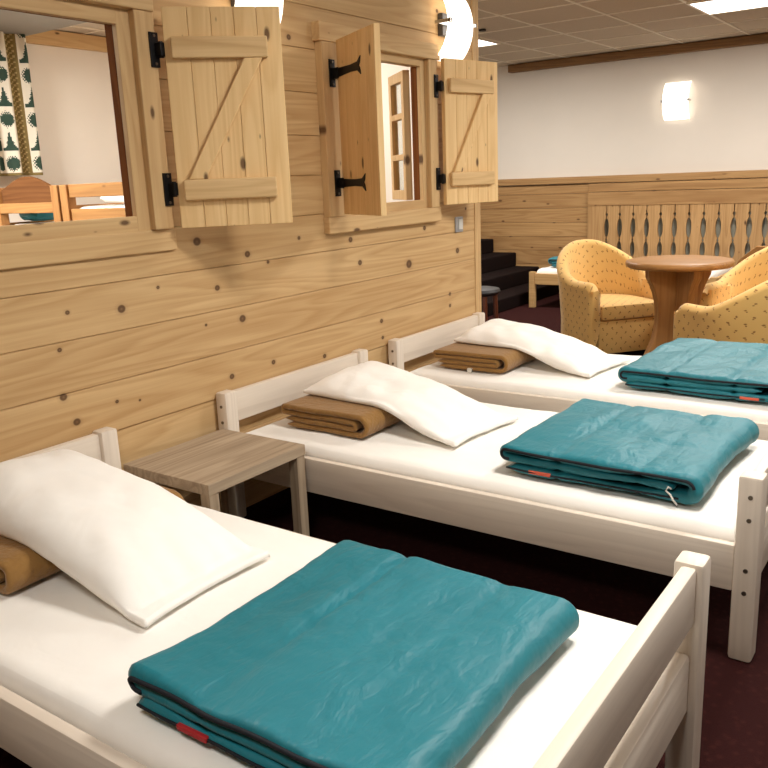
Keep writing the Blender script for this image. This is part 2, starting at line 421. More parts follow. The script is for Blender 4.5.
W2 = window('window_2', 3.035, 3.735, 1.205, 1.858, (2.905, 3.875, 1.894, 1.970), (2.915, 3.87, 1.088, 1.162, .034), 2.92, 3.855, 'window between two open shutters beside the round wall lamp')
def casement(hy, ang, sgn):
    """glazed inner casement hinged at y = hy, swung into the next room"""
    mt = Matrix.Translation((-.078, hy, 0)) @ Matrix.Rotation(ang, 4, 'Z')
    L = .30; z0, z1 = 1.205, 1.85
    bm = B()
    box(bm, 0, .045, -.018, .018, z0, z1, .003, mtx=mt); box(bm, L - .045, L, -.018, .018, z0, z1, .003, mtx=mt)
    for z in (z0, 1.41, 1.617): box(bm, .045, L - .045, -.018, .018, z, z + (.05 if z == z0 else .03), .003, mtx=mt)
    box(bm, .045, L - .045, -.018, .018, z1 - .05, z1, .003, mtx=mt)
    c = build('casement_sash', bm, MAT['trim_z'], W2)
    bm = B(); box(bm, .04, L - .04, -.003, .003, z0 + .04, z1 - .04, mtx=mt); build('glass', bm, MAT['glass'], c)
casement(3.735, math.radians(139), 1)
casement(3.055, math.radians(124), 1)

# ================================================================== CEILING LIGHTS
def panel(x, y, label, k=1.0):
    t = thing('ceiling_light', label, 'ceiling light', (x + .3, y + .3, H - .03), group='ceiling light panels')
    bm = B()
    for a in ((-.3, .3, -.3, -.28), (-.3, .3, .28, .3), (-.3, -.28, -.28, .28), (.28, .3, -.28, .28)): box(bm, a[0], a[1], a[2], a[3], 0.014, .032)
    build('light_frame', bm, MAT['tbar'], t)
    bm = B(); box(bm, -.28, .28, -.28, .28, .018, .03); build('diffuser', bm, MAT['panel'], t)
    l = bpy.data.lights.new('panel_lamp', 'AREA'); l.shape = 'SQUARE'; l.size = .54; l.energy = PANEL_W * k; l.color = LC
    o = bpy.data.objects.new('panel_lamp', l); COL.objects.link(o); o.parent = t; o.location = (0, 0, .012)
names = {0: 'square lit ceiling panel just right of the plank wall end', 1: 'square lit ceiling panel at the top right, nearest the white wall lamp'}
for i, (x, y, e) in enumerate(PANELS): panel(x, y, names.get(i, 'square lit ceiling panel over the open hall, out of the picture'), e)
for x, y, e in ROOM2: panel(x, y, 'unseen ceiling panel added to light the room behind the windows', e)
bm = B(); cyl(bm, (-1.13, 6.5, H - .015), (-1.13, 6.5, H - .004), .03, 24)
tag(build('smoke_detector', bm, MAT['dark'], smooth=True, angle=40), 'small dark round fitting on the ceiling near the lit panel', 'ceiling fitting')

# wall lamps: a bent opal glass held by two clips in front of a small metal box
def sconce(loc, rz, label, group='bent glass wall lamps'):
    t = thing('wall_lamp', label, 'wall lamp', loc, rz, group)   # local +x leaves the wall
    bm = B(); box(bm, 0, .03, -.055, .055, -.055, .055, .004); build('wall_mount', bm, MAT['mount'], t)
    bm = B(); box(bm, .03, .05, -.135, .135, -.008, .008, .002)
    for s in (-1, 1): box(bm, .045, .118, s * .132 - .004, s * .132 + .004, -.008, .008, .002); 
    for s in (-1, 1): box(bm, .108, .124, s * .128 - .008, s * .128 + .008, -.010, .010, .002)
    build('clip', bm, MAT['chrome'], t)
    bm = B(); N, Mv = 18, 10; R = .20
    g = []
    for sgn, dr in ((1, 0), (1, .006)):
        rows = []
        for i in range(N + 1):
            a = math.radians(-62 + 124 * i / N)
            rows.append([bm.verts.new((.015 + .092 * (math.cos(a) - math.cos(math.radians(62))) / (1 - math.cos(math.radians(62))) - dr, -.125 + .25 * j / Mv, .178 * math.sin(a) / math.sin(math.radians(62)))) for j in range(Mv + 1)])
        g.append(rows)
    for rows in g:
        for i in range(N):
            for j in range(Mv): bm.faces.new((rows[i][j], rows[i][j + 1], rows[i + 1][j + 1], rows[i + 1][j]))
    bmesh.ops.recalc_face_normals(bm, faces=bm.faces)
    build('glass_shade', bm, MAT['glow'], t, True)
    l = bpy.data.lights.new('bulb', 'POINT'); l.energy = .3; l.shadow_soft_size = .05; l.color = LC
    o = bpy.data.objects.new('bulb', l); COL.objects.link(o); o.parent = t; o.location = (.07, 0, .0)
    return t
sconce((0.002, 3.98, 2.075), 0, 'lit wall lamp of bent white glass above the right shutter by the wall end')
sconce((0.002, 2.49, 2.02), 0, 'lit wall lamp mostly hidden behind the large open shutter, top edge of picture')
sconce((-.19, 8.812, 1.955), -math.pi / 2, 'lit wall lamp on the white back wall above the wainscot')

# light switch
t = thing('light_switch', 'grey rocker light switch on the plank wall under the right shutter', 'light switch', (.0, 4.10, 1.055))
bm = B(); box(bm, .0005, .010, -.040, .040, -.042, .042, .003); build('switch_plate', bm, MAT['graygloss'], t)
bm = B(); box(bm, .010, .016, -.016, .026, -.028, .028, .002); build('rocker', bm, MAT['switchw'], t)

# ================================================================== SHUTTERS
def shutter(hx, hy, z0, ang, side, label, casing_dir):
    """side = +1: battens on local -y (inner face towards -y) ; hinge straps on the other face"""
    t = thing('window_shutter', label, 'shutter', (hx, hy, z0), math.radians(ang), 'plank window shutters')
    L, T, Hh = .395, .026, .728
    bm = B(); nb = 5; box(bm, .004, L - .004, -.004, .004, .004, Hh - .004); off = [0, .21, .405, .60, .795, 1.0]
    for k in range(nb):
        box(bm, L * off[k] + .0006, L * off[k + 1] - .0006, -T / 2, T / 2, 0, Hh, .0016, 1)
    build('board_panel', bm, MAT['shutter'], t)
    s = -side
    for k, (za, zb) in enumerate(((.095, .165), (.563, .632))):
        bm = B(); ys = sorted((s * T / 2, s * (T / 2 + .024))); box(bm, .022, .345, ys[0], ys[1], za, zb, .005); build('batten', bm, MAT['batten'], t)
    bm = B(); ys = sorted((s * T / 2, s * (T / 2 + .020)))
    prism(bm, [(.040, .165), (.100, .165), (.325, .563), (.262, .563)], 1, ys[0], ys[1], .004); build('brace', bm, MAT['shutter'], t)
    # iron strap hinges: forked strap on the outer face, plate on the casing
    iv = Matrix.Rotation(-math.radians(ang), 4, 'Z')
    for zc in (.135, .595):
        bm = B(); o = -s; ys = sorted((o * T / 2, o * (T / 2 + .004)))
        prism(bm, [(-.012, zc - .019), (.15, zc - .014), (.225, zc - .017), (.258, zc - .036), (.250, zc - .010), (.240, zc), (.250, zc + .010), (.258, zc + .036), (.225, zc + .017), (.15, zc + .014), (-.012, zc + .019)], 1, ys[0], ys[1])
        cyl(bm, (-.012, 0, zc - .026), (-.012, 0, zc + .026), .008, 12)
        box(bm, -.02, .006, -.004 - (.008 if side < 0 else 0), .006, zc - .017, zc + .017)
        h = build('strap_hinge', bm, MAT['iron'], t)
        bm = B()
        px = .037 - hx; c = casing_dir
        box(bm, px, px + .006, c * .024 - .018, c * .024 + .018, zc - .056, zc + .056, .001, mtx=iv)
        y0_, y1_ = sorted((c * .02, 0)); box(bm, px, .008, y0_ - .004, y1_ + .006, zc - .022, zc + .022, .002, mtx=iv)
        build('hinge_plate', bm, MAT['iron'], h)
        for dz in (-.045, .045):
            bm = B(); cyl(bm, (px + .005, c * .024, zc + dz), (px + .009, c * .024, zc + dz), .005, 10)
            for f in bm.verts: f.co = iv @ f.co
            build('screw', bm, MAT['bolt'], h)
    return t
shutter(.064, 2.040, 1.176, 46.5, 1, 'large open shutter with Z brace beside the window with the curtain', -1)
shutter(.064, 3.004, 1.172, -30, -1, 'half open shutter seen on its plain face with two forked black hinges', -1)
shutter(.064, 3.858, 1.172, 74.5, 1, 'narrow looking open shutter with Z brace at the plank wall end', -1)

# ================================================================== BEDS
def bed(y0, label, rz=0, x0=.004):
    t = thing('single_bed', label, 'bed', (x0, y0, 0), math.radians(rz), 'whitewashed single beds')
    W = .945
    def post(x0, x1, ya, yb):
        bm = B(); box(bm, x0, x1, ya, yb, 0, .533, .010); p = build('leg', bm, MAT['ww_z'], t, True, angle=30)
        return p
    for (x0, x1) in ((0, .058), (1.936, 1.998)):
        for k, (ya, yb) in enumerate(((0, .066), (W - .066, W))):
            p = post(x0, x1, ya, yb)
            s = -1 if k == 0 else 1; yf = ya if k == 0 else yb
            xc = (x0 + x1) / 2 + .002
            for z in (.205, .27, .413, .477):
                bm = B(); cyl(bm, (xc, yf + s * .003, z), (xc, yf - s * .004, z), .0062, 12)
                build('bolt', bm, MAT['bolt'], p)
    bm = B(); box(bm, .012, .044, .066, W - .066, .402, .526, .006); build('head_rail', bm, MAT['ww_y'], t, True, angle=30)
    bm = B(); box(bm, .012, .044, .066, W - .066, .196, .330, .006); build('head_rail', bm, MAT['ww_y'], t, True, angle=30)
    bm = B(); box(bm, 1.953, 1.985, .066, W - .066, .398, .527, .007); build('foot_rail', bm, MAT['ww_y'], t, True, angle=30)
    bm = B(); box(bm, 1.945, 1.981, .066, W - .066, .190, .331, .010); build('foot_rail', bm, MAT['ww_y'], t, True, angle=30)
    for ya, yb in ((.010, .038), (W - .038, W - .010)):
        bm = B(); box(bm, .058, 1.936, ya, yb, .198, .331, .005); build('side_rail', bm, MAT['ww_x'], t, True, angle=30)
    bm = B(); box(bm, .064, 1.934, .038, W - .038, .215, .246); build('slat_base', bm, MAT['ww_x'], t)
    return t
def mattress(x0, x1, y0, y1, z0, z1, label, cat='mattress', seed=0, parent=None, r=.034):
    bm = B(); NX, NY = 110, 60
    def h(x, y):
        d = min(x - x0, x1 - x, y - y0, y1 - y)
        k = max(0, 1 - d / r); edge = r * (1 - math.sqrt(max(0, 1 - k * k)))
        wv = .0035 * noise.noise((x * 4 + seed, y * 6, seed)) + .0016 * noise.noise((x * 14, y * 22 + seed, 5))
        wv += .0018 * math.sin(20 * (x * .5 + y) + 4 * noise.noise((x * 3, y * 3, seed + 2))) * max(0, noise.noise((x * 2.3, y * 2.3, seed + 9)))
        return z1 - edge + wv * (0 if d < .001 else 1) - .004 * k
    def lin_(a, b, n):
        out = []
        for i in range(n + 1):
            s = i / n
            out.append(a + (b - a) * s)
        ex = [a + r * .06, a + r * .2, a + r * .45, b - r * .45, b - r * .2, b - r * .06]
        return sorted(set(out + ex))
    xs = lin_(x0, x1, NX); ys = lin_(y0, y1, NY)
    g = [[bm.verts.new((x, y, h(x, y))) for y in ys] for x in xs]
    for i in range(len(xs) - 1):
        for j in range(len(ys) - 1): bm.faces.new((g[i][j], g[i + 1][j], g[i + 1][j + 1], g[i][j + 1]))
    loop = [g[i][0] for i in range(len(xs))] + [g[-1][j] for j in range(1, len(ys))] + [g[i][-1] for i in range(len(xs) - 2, -1, -1)] + [g[0][j] for j in range(len(ys) - 2, 0, -1)]
    low = [bm.verts.new((v.co.x, v.co.y, z0)) for v in loop]
    n = len(loop)
    for i in range(n): bm.faces.new((loop[(i + 1) % n], loop[i], low[i], low[(i + 1) % n]))
    bm.faces.new(low[::-1])
    bmesh.ops.recalc_face_normals(bm, faces=bm.faces)
    o = build('mattress', bm, MAT['sheet'], smooth=True, angle=60)
    return tag(o, label, cat, 'sheeted mattresses')
BY = (.73, 2.178, 3.35)
bed(BY[0], 'nearest whitewashed wooden bed, its foot rail at the bottom right')
bed(BY[1], 'middle whitewashed bed beside the small grey table')
bed(BY[2], 'farthest whitewashed bed, in front of the yellow armchairs', .5, .012)
for y, l, s in zip(BY, ('white sheeted mattress on the nearest bed', 'white sheeted mattress on the middle bed beside the small table', 'white sheeted mattress on the farthest white bed'), (0, 11, 23)):
    o = mattress(.068, 1.934, y + .043, y + .90, .249, .366, l, seed=s)
    if s == 23: o.matrix_world = Matrix.Translation((.012, y, 0)) @ Matrix.Rotation(math.radians(.5), 4, 'Z') @ Matrix.Translation((-.004, -y, 0))

# ------------------------------------------------------------------ folded cloths
def arcpts(cx, z0, z1, side, n=10):
    r = (z1 - z0) / 2; zc = (z0 + z1) / 2
    if r < 0:   # going down
        r = -r; return [(cx + side * r * math.sin(math.pi * k / n), zc + r * math.cos(math.pi * k / n)) for k in range(1, n)]
    return [(cx + side * r * math.sin(math.pi * k / n), zc - r * math.cos(math.pi * k / n)) for k in range(1, n)]
def seg(x0, x1, z, step=.015):
    n = max(2, int(abs(x1 - x0) / step)); return [(x0 + (x1 - x0) * k / n, z) for k in range(n + 1)]
def folded(bm, path, W, T, seams=(), puff=.0, seed=0, er=None, yfn=None, vseams=()):
    """A thick cloth following a folded path in local x-z, W wide in y. Returns the path in 3-D with its normals."""
    er = er or T * .5; n = len(path); NV = 44
    ys = []
    for j in range(NV + 1):
        a = -1 + 2 * j / NV; ys.append(a)
    ys = sorted(set([-1, -.998, -.99, -.975, -.95, 1, .998, .99, .975, .95] + [a * .94 for a in ys]))
    ctr = []
    for i, (x, z) in enumerate(path):
        a = path[max(0, i - 1)]; b = path[min(n - 1, i + 1)]
        d = Vector((b[0] - a[0], b[1] - a[1]))
        if d.length < 1e-9: d = Vector((1, 0))
        d.normalize(); ctr.append((x, z, -d.y, d.x))
    top, bot = [], []
    for i, (x, z, nx, nz) in enumerate(ctr):
        endk = min(1, min(i, n - 1 - i) / 3 + .25)
        ra, rb = [], []
        for a in ys:
            y = a * W / 2; d = W / 2 - abs(y); k = max(0, 1 - d / er)
            t = T / 2 * math.sqrt(max(.0, 1 - k * k)) * endk
            q = 1
            for s in seams: q -= .8 * math.exp(-((x - s) / .012) ** 2)
            for s in vseams: q -= .75 * math.exp(-((y - s) / .010) ** 2)
            pf = puff * (1.5 * noise.noise((x * 5 + seed, y * 5, z * 9)) + .35 * noise.noise((x * 15 + seed, y * 15, z * 20)))
            if seams:
                cr = noise.noise((x * 6 + seed, y * 26, z * 9)); ds = min(abs(x - s) for s in seams)
                pf -= .007 * max(0, 1 - abs(cr) * 6) * math.exp(-ds / .06)
                cr = noise.noise((x * 9 + y * 8, y * 5 - x * 4 + seed, z * 9)); pf -= .0055 * max(0, 1 - abs(cr) * 9) * max(0, noise.noise((x * 4, y * 4, seed + 3)) + .2)
            if seams: pf += .0035 * noise.noise((x * 9, y * 60 + seed, z * 9)) * max(math.exp(-abs(x - s) / .035) for s in seams)
            wob = .004 * noise.noise((x * 4, y * 5 + seed, 2.2)) if puff else .0015 * noise.noise((x * 6, y * 8 + seed, 2.2))
            yy = y + .008 * noise.noise((x * 7 + seed, z * 30, a * 1.2))
            tt = max(.0, t * (.34 + .66 * max(q, 0)) + pf * (1 - k) * max(q, .1))
            ra.append(bm.verts.new((x + nx * tt, yy, z + nz * tt + wob)))
            rb.append(bm.verts.new((x - nx * tt, yy, z - nz * tt + wob)))
        top.append(ra); bot.append(rb)
    m = len(ys)
    for i in range(n - 1):
        for j in range(m - 1):
            bm.faces.new((top[i][j], top[i + 1][j], top[i + 1][j + 1], top[i][j + 1]))
            bm.faces.new((bot[i][j + 1], bot[i + 1][j + 1], bot[i + 1][j], bot[i][j]))
        bm.faces.new((top[i][0], bot[i][0], bot[i + 1][0], top[i + 1][0]))
        bm.faces.new((top[i + 1][-1], bot[i + 1][-1], bot[i][-1], top[i][-1]))
    for i in (0, n - 1):
        for j in range(m - 1):
            bm.faces.new((top[i][j], top[i][j + 1], bot[i][j + 1], bot[i][j]))
    bmesh.ops.remove_doubles(bm, verts=bm.verts, dist=1e-6)
    bmesh.ops.recalc_face_normals(bm, faces=bm.faces)
    return ctr
def quilt(x, y, z, L, W, rz, label, seed=0, tagcol='coral', tagx=.10, cord=True, layers=((.0225, .081), .052)):
    t = thing('folded_quilt', label, 'quilt', (x, y, z), math.radians(rz), 'folded teal quilts')
    (z0, z3), z2 = layers; T = .031; r = (z3 - z0) / 2
    p = seg(.02, L - r, z0) + arcpts(L - r, z0, z3, 1, 12) + seg(L - r, .014, z3) + arcpts(.014, z3, z2, -1, 8) + seg(.014, L - r - .03, z2)
    bm = B()
    ctr = folded(bm, p, W, T, seams=(L * .31, L * .735), puff=.0085, seed=seed)
    q = build('quilt_cover', bm, MAT['teal'], t, True)
    bm = B()
    pts = [(a, -W / 2 - .001 + .008 * noise.noise((a * 7 + seed, b * 30, -1.2)), b + .004 * noise.noise((a * 4, -W / 2 * 5 + seed, 2.2))) for (a, b, c, d) in ctr]
    nb = len(seg(.02, L - r, z0)); ne = len(seg(.014, L - r - .03, z2))
    tube(bm, pts[:nb - 1], .0032, 8); tube(bm, pts[nb + 6:len(pts) - ne + 2], .0048, 8)
    build('binding', bm, MAT['navy'], q, True)
    bm = B(); box(bm, tagx, tagx + .075, -W / 2 - .008, -W / 2 + .002, z0 - .006, z0 + .005, .002); build('tag', bm, MAT[tagcol], q)
    if cord:
        bm = B(); xx = L - r - .035
        tube(bm, [(xx, -W / 2 - .004, z2), (xx - .006, -W / 2 - .012, z2 + .008), (xx - .012, -W / 2 - .014, z2 - .004), (xx + .002, -W / 2 - .016, z2 - .014), (xx + .010, -W / 2 - .016, z2 - .028), (xx + .022, -W / 2 - .017, z2 - .040)], .0028, 8)
        build('cord', bm, MAT['cord'], q, True)
    return t
MZ = .371
quilt(1.185, 1.155, MZ, .592, .665, 0, 'teal quilt folded on the nearest bed, largest in view', 1, 'redtag', .13, False, ((.021, .072), .047))
quilt(1.2, 2.63, MZ, .615, .66, -1.5, 'teal quilt folded on the middle bed with a coral tag and white cord', 5)
quilt(1.165, 3.91, MZ, .64, .80, -1, 'teal quilt folded on the farthest white bed, cut by the right edge', 9, 'coral', .5, False)

def blanket(x, y, L, W, rz, label, seed=0, label_tag=False):
    t = thing('folded_blanket', label, 'blanket', (x, y, MZ), math.radians(rz), 'folded brown wool blankets')
    T = .021; z0, z1, z2, z3 = .012, .034, .057, .081; r = (z3 - z0) / 2
    p = seg(.03, L - r, z0) + arcpts(L - r, z0, z3, 1, 12) + seg(L - r, .012, z3) + arcpts(.012, z3, z2, -1, 8) + seg(.012, L - r - .025, z2) + arcpts(L - r - .025, z2, z1, 1, 6) + seg(L - r - .025, .02, z1)
    bm = B(); folded(bm, p, W, T, seed=seed, er=.008)
    q = build('wool', bm, MAT['wool'], t, True)
    if label_tag:
        bm = B(); box(bm, .20, .225, -W / 2 - .012, -W / 2 + .001, .012, .016); box(bm, .20, .225, -W / 2 - .014, -W / 2 - .011, -.004, .016); build('care_label', bm, MAT['cord'], q)
    return t
blanket(.17, 1.225, .40, .56, 0, 'brown wool blanket under the pillow on the nearest bed', 2)
blanket(.178, 2.63, .415, .53, 0, 'brown wool blanket folded under the pillow on the middle bed', 3)
blanket(.175, 3.79, .405, .52, 0, 'brown wool blanket with a small pale label on the farthest white bed', 4, True)

# ------------------------------------------------------------------ pillows
def pillow(cx, cy, L, W, T, rz, bx0, bx1, ztop, label, seed=0, flap=.08, hump=0.0, taper=.45, tilt=0.0, lift=.03):
    bx0 = max(bx0, cx - L / 2)
    """lies along x: head end on the blanket (top ztop, ending near bx1), far end on the mattress"""
    o_ = link('pillow', None)
    bm = B(); NS, NT_ = 70, 44
    c, s_ = math.cos(math.radians(rz)), math.sin(math.radians(rz))
    xe = cx + L / 2
    def sup(X):      # what it rests on: the blanket, then the mattress
        k = min(1, max(0, (X - bx1 + .06) / .34)); k = k * k * (3 - 2 * k)
        return ztop * (1 - k) + (MZ + .004) * k
    zh = ztop + lift
    def line(X):     # drapes from the head end down to the far end
        k = min(1, max(0, (X - bx0) / (xe - .06 - bx0)))
        return MZ + .004 + (zh - MZ - .004) * (1 - k ** 2.1)
    top, bot = [], []
    for i in range(NS + 1):
        s = -1 + 2 * i / NS; s = math.copysign(1 - (1 - abs(s)) ** 1.35, s)
        ra, rb = [], []
        for j in range(NT_ + 1):
            t = -1 + 2 * j / NT_; t = math.copysign(1 - (1 - abs(t)) ** 1.35, t)
            sb = (s + 1) / (2 - flap) * 2 - 1 + .05 * noise.noise((t * 4, seed, 2)) * (s > 0)       # body ends before the flap end
            body = max(0, 1 - abs(min(max(sb, -1), 1)) ** (9 if sb < 0 else 3.6)) * (1 - abs(t) ** 3.2)
            h = T * body ** .55 * (1 - taper * (s + 1) / 2)
            pin = 1 - .035 * (1 - t * t) * (1 if True else 0)
            pinw = 1 - .06 * (1 - s * s)
            x = s * L / 2 * pin; y = t * W / 2 * pinw
            # wrinkles, mostly running away from the corners
            wr = .012 * noise.noise((x * 6 + seed, y * 7, seed)) + .005 * noise.noise((x * 13, y * 17 + seed, 4))
            wr += .006 * math.sin((x * 1.4 + y) * 30 + 5 * noise.noise((x * 4, y * 4, seed))) * max(0, noise.noise((x * 3 + 7, y * 3, seed + 1)))
            X = cx + c * x - s_ * y; Y = cy + s_ * x + c * y
            z = line(X) + tilt * (t + 1) / 2 * max(0, 1 - (s + 1) / 1.7) + hump * math.exp(-((X - bx1 + .18) / .16) ** 2) * body ** .4
            e = min(1, body * 6)
            edge = .010 * noise.noise((x * 5 + seed * 3, y * 5, 1)) * (1 - e)
            zt = max(z + .006 + h * .86, sup(X) + .02) + wr * e + abs(edge); zb = max(z - .02 * e, sup(X) + .002) + abs(edge)
            if j in (0, NT_) or i in (0, NS): zt = zb = max(z, sup(X)) + .004 + abs(edge)
            ra.append(bm.verts.new((X, Y, zt))); rb.append(bm.verts.new((X, Y, zb)))
        top.append(ra); bot.append(rb)
    for i in range(NS):
        for j in range(NT_):
            bm.faces.new((top[i][j], top[i + 1][j], top[i + 1][j + 1], top[i][j + 1]))
            bm.faces.new((bot[i][j + 1], bot[i + 1][j + 1], bot[i + 1][j], bot[i][j]))
    bmesh.ops.remove_doubles(bm, verts=bm.verts, dist=1e-6)
    bmesh.ops.recalc_face_normals(bm, faces=bm.faces)
    bpy.data.objects.remove(o_)
    o = build('pillow', bm, MAT['pillow'], smooth=True)
    return tag(o, label, 'pillow', 'white pillows')
BT = MZ + .094
pillow(.565, 1.22, .82, .41, .122, 1, .17, .57, BT, 'plump white pillow on the nearest bed, at the left edge', 1, .10, .0, .2)
pillow(.575, 2.68, .78, .42, .070, -6, .185, .60, BT, 'white pillow leaning on a brown blanket on the middle bed', 6, .06, 0, .15, .035, .006)
pillow(.60, 3.88, .80, .42, .072, -7, .16, .59, BT, 'white pillow on the farthest white bed beside the armchair', 12, .05, 0, .15, .03, .006)

# ------------------------------------------------------------------ side table
t = thing('side_table', 'small grey oak side table between the nearest and middle beds', 'side table', (.036, 1.697, 0))
bm = B(); box(bm, 0, .424, 0, .476, .352, .391, .002); build('table_top', bm, MAT['oak_y'], t)
for x in (.003, .379):
    for y in (.003, .431):
        bm = B(); box(bm, x, x + .042, y, y + .042, 0, .352, .002); build('leg', bm, MAT['oak_z'], t)

# ================================================================== SEATING CORNER
def tub_chair(loc, face, label):
    t = thing('tub_armchair', label, 'armchair', loc, math.radians(face), 'gold patterned tub armchairs')
    a, R, th = .30, .295, .085
    path = []
    for k in range(13): path.append((a - a * k / 12, R, math.pi / 2))
    for k in range(1, 36): 
        an = math.pi / 2 + math.pi * k / 36; path.append((R * math.cos(an) * 1.02, R * math.sin(an), an))
    for k in range(13): path.append((a * k / 12, -R, -math.pi / 2))
    cum = [0]
    for p, q in zip(path, path[1:]): cum.append(cum[-1] + math.hypot(q[0] - p[0], q[1] - p[1]))
    tot = cum[-1]
    def zt(s):
        q = abs(s / tot - .5) * 2           # 0 at the back, 1 at the front
        k = min(1, max(0, (q - .03) / .72)); k = k * k * (3 - 2 * k)
        z = .805 - .25 * k
        if q > .93: z -= .05 * ((q - .93) / .07) ** 2
        return z
    bm = B(); uvl = bm.loops.layers.uv.new('UVMap'); rings = []
    for (x, y, an), s in zip(path, cum):
        n = Vector((math.cos(an), math.sin(an))); z = zt(s); r = th / 2
        q = abs(s / tot - .5) * 2; f = .055 * (1 - q) ** .7          # lean outwards at the back
        prof = [(r * .9, .035), (r, .06), (r, .25), (r + f * .5, .5), (r + f, z - r)]
        for k in range(1, 8):
            b = math.pi * k / 8; prof.append((f + r * math.cos(b), z - r + r * math.sin(b)))
        prof += [(f - r, z - r), (f * .6 - r, .52), (-r, .30), (-r, .20)]
        d = [0]
        for p, q2 in zip(prof, prof[1:]): d.append(d[-1] + math.hypot(q2[0] - p[0], q2[1] - p[1]))
        rings.append(([bm.verts.new((x + n.x * o, y + n.y * o, zz)) for o, zz in prof], d, s))
    for A, Bq in zip(rings, rings[1:]):
        for k in range(len(A[0]) - 1):
            f = bm.faces.new((A[0][k], A[0][k + 1], Bq[0][k + 1], Bq[0][k]))
            for lp, (uu, vv) in zip(f.loops, ((A[2], A[1][k]), (A[2], A[1][k + 1]), (Bq[2], Bq[1][k + 1]), (Bq[2], Bq[1][k]))): lp[uvl].uv = (uu, vv)
    for rg, fl in ((rings[0], False), (rings[-1], True)):   # arm fronts, slightly rounded
        vs = rg[0]; c = sum((v.co for v in vs), Vector()) / len(vs)
        inner = [bm.verts.new(v.co * .72 + Vector((c.x, c.y, v.co.z)) * .28 + Vector((.02, 0, 0))) for v in vs]
        for k in range(len(vs) - 1):
            q4 = (vs[k], vs[k + 1], inner[k + 1], inner[k])
            f = bm.faces.new(q4 if not fl else q4[::-1])
            for lp in f.loops: lp[uvl].uv = (lp.vert.co.y, lp.vert.co.z)
        f = bm.faces.new(inner)
        for lp in f.loops: lp[uvl].uv = (lp.vert.co.y, lp.vert.co.z)
    bmesh.ops.recalc_face_normals(bm, faces=bm.faces)
    build('tub_back', bm, MAT['fabric'], t, True, angle=60)
    def uvbox(name, bm):
        uvl = bm.loops.layers.uv.new('UVMap'); bm.normal_update()
        for f in bm.faces:
            ax = max(range(3), key=lambda k: abs(f.normal[k]))
            for lp in f.loops:
                c = lp.vert.co; lp[uvl].uv = {0: (c.y, c.z), 1: (c.x, c.z), 2: (c.x, c.y)}[ax]
        return build(name, bm, MAT['fabric'], t, True, angle=40)
    def dshape(x1, r, n=20): return [(x1, -r)] + [(x1, r)] + [(r * 1.0 * math.cos(math.pi / 2 + math.pi * k / n), r * math.sin(math.pi / 2 + math.pi * k / n)) for k in range(n + 1)]
    bm = B(); prism(bm, dshape(.300, .258), 2, .04, .282, .012); uvbox('seat_base', bm)
    bm = B(); prism(bm, dshape(.335, .252), 2, .285, .395, .028); uvbox('seat_cushion', bm)
    for x in (-.2, .25):
        for y in (-.2, .2):
            bm = B(); cyl(bm, (x, y, 0), (x, y, .045), .022, 14); build('foot', bm, MAT['mahog'], t)
    return t
tub_chair((.185, 5.97, 0), -37, 'gold tub armchair facing the table, left of the pedestal')
tub_chair((1.42, 5.02, 0), 150, 'gold tub armchair at the right, nearest the beds, seen from its side')
tub_chair((1.31, 5.93, 0), -106, 'gold tub armchair at the right edge behind the nearer armchair')

t = thing('round_table', 'round brown wooden table with a flared pedestal among gold armchairs', 'table', (.825, 5.50, 0), math.radians(12))
bm = B(); lathe(bm, [(.26, .692), (.318, .694), (.332, .704), (.335, .724), (.328, .735), (.312, .738), (.05, .738)], 64, wob=.012)
build('table_top', bm, MAT['table'], t, True, angle=50)
def ped(bm, rot):
    pts = [(-.27, 0.0), (-.27, .035)]
    for k in range(13):
        a = k / 12; z = .035 + .60 * a
        w_ = .145 + .125 * abs(1 - a / .56) ** 2.0 if a < .56 else .145 + .075 * ((a - .56) / .44) ** 2.2
        pts.append((-w_, z))
    pts += [(-.225, .69)]
    full = pts + [(-x, z) for x, z in pts[::-1]]
    prism(bm, full, 1, -.028, .028, .004, mtx=Matrix.Rotation(rot, 4, 'Z'))
for rot in (math.radians(35), math.radians(125)):
    bm = B(); ped(bm, rot); build('pedestal_board', bm, MAT['tablez'], t)

# wooden armchair behind the rear armchair: only the end of its curved back shows
t = thing('wooden_chair', 'brown wooden chair whose curved back shows between table and rear armchair', 'chair', (1.24, 7.0, 0), math.radians(-20))
bm = B(); box(bm, -.2, .2, -.2, .2, .43, .46, .008); build('seat', bm, MAT['table'], t)
for x, y in ((-.17, -.17), (-.17, .17), (.17, -.17), (.17, .17)):
    bm = B(); box(bm, x - .02, x + .02, y - .02, y + .02, 0, .43 if y > 0 else .57, .003); build('leg', bm, MAT['tablez'], t)
bm = B(); prism(bm, [(-.32, .56), (.32, .56), (.30, .60), (.16, .71), (-.16, .71), (-.30, .60)], 1, -.215, -.18, .005); build('backrest', bm, MAT['table'], t)

# ------------------------------------------------------------------ balustrade panel
t = thing('balustrade_panel', 'carved alpine balustrade panel of pierced boards on the back wall', 'balustrade', (0, 8.755, 0))
bm = B(); box(bm, -1.08, 3.0, -.022, .006, .952, 1.092, .003); build('top_rail', bm, MAT['wains'], t)
bm = B(); box(bm, -1.08, 3.0, -.022, .006, .04, .16, .003); build('bottom_rail', bm, MAT['wains'], t)
bm = B(); box(bm, -1.08, 3.0, .058, .064, .0, 1.09); build('backing', bm, MAT['backing'], t)
def cut(z):
    """half width of the piercing between two boards"""
    def e(c, h, w_): 
        q = abs(z - c) / h
        return w_ * math.sqrt(max(0, 1 - q * q)) if q < 1 else 0
    return max(.0045, e(.858, .018, .014), e(.72, .10, .027), e(.595, .012, .012), e(.50, .08, .026), e(.36, .05, .02), e(.30, .014, .011))
zs = [.16 + .006 * k for k in range(133)]
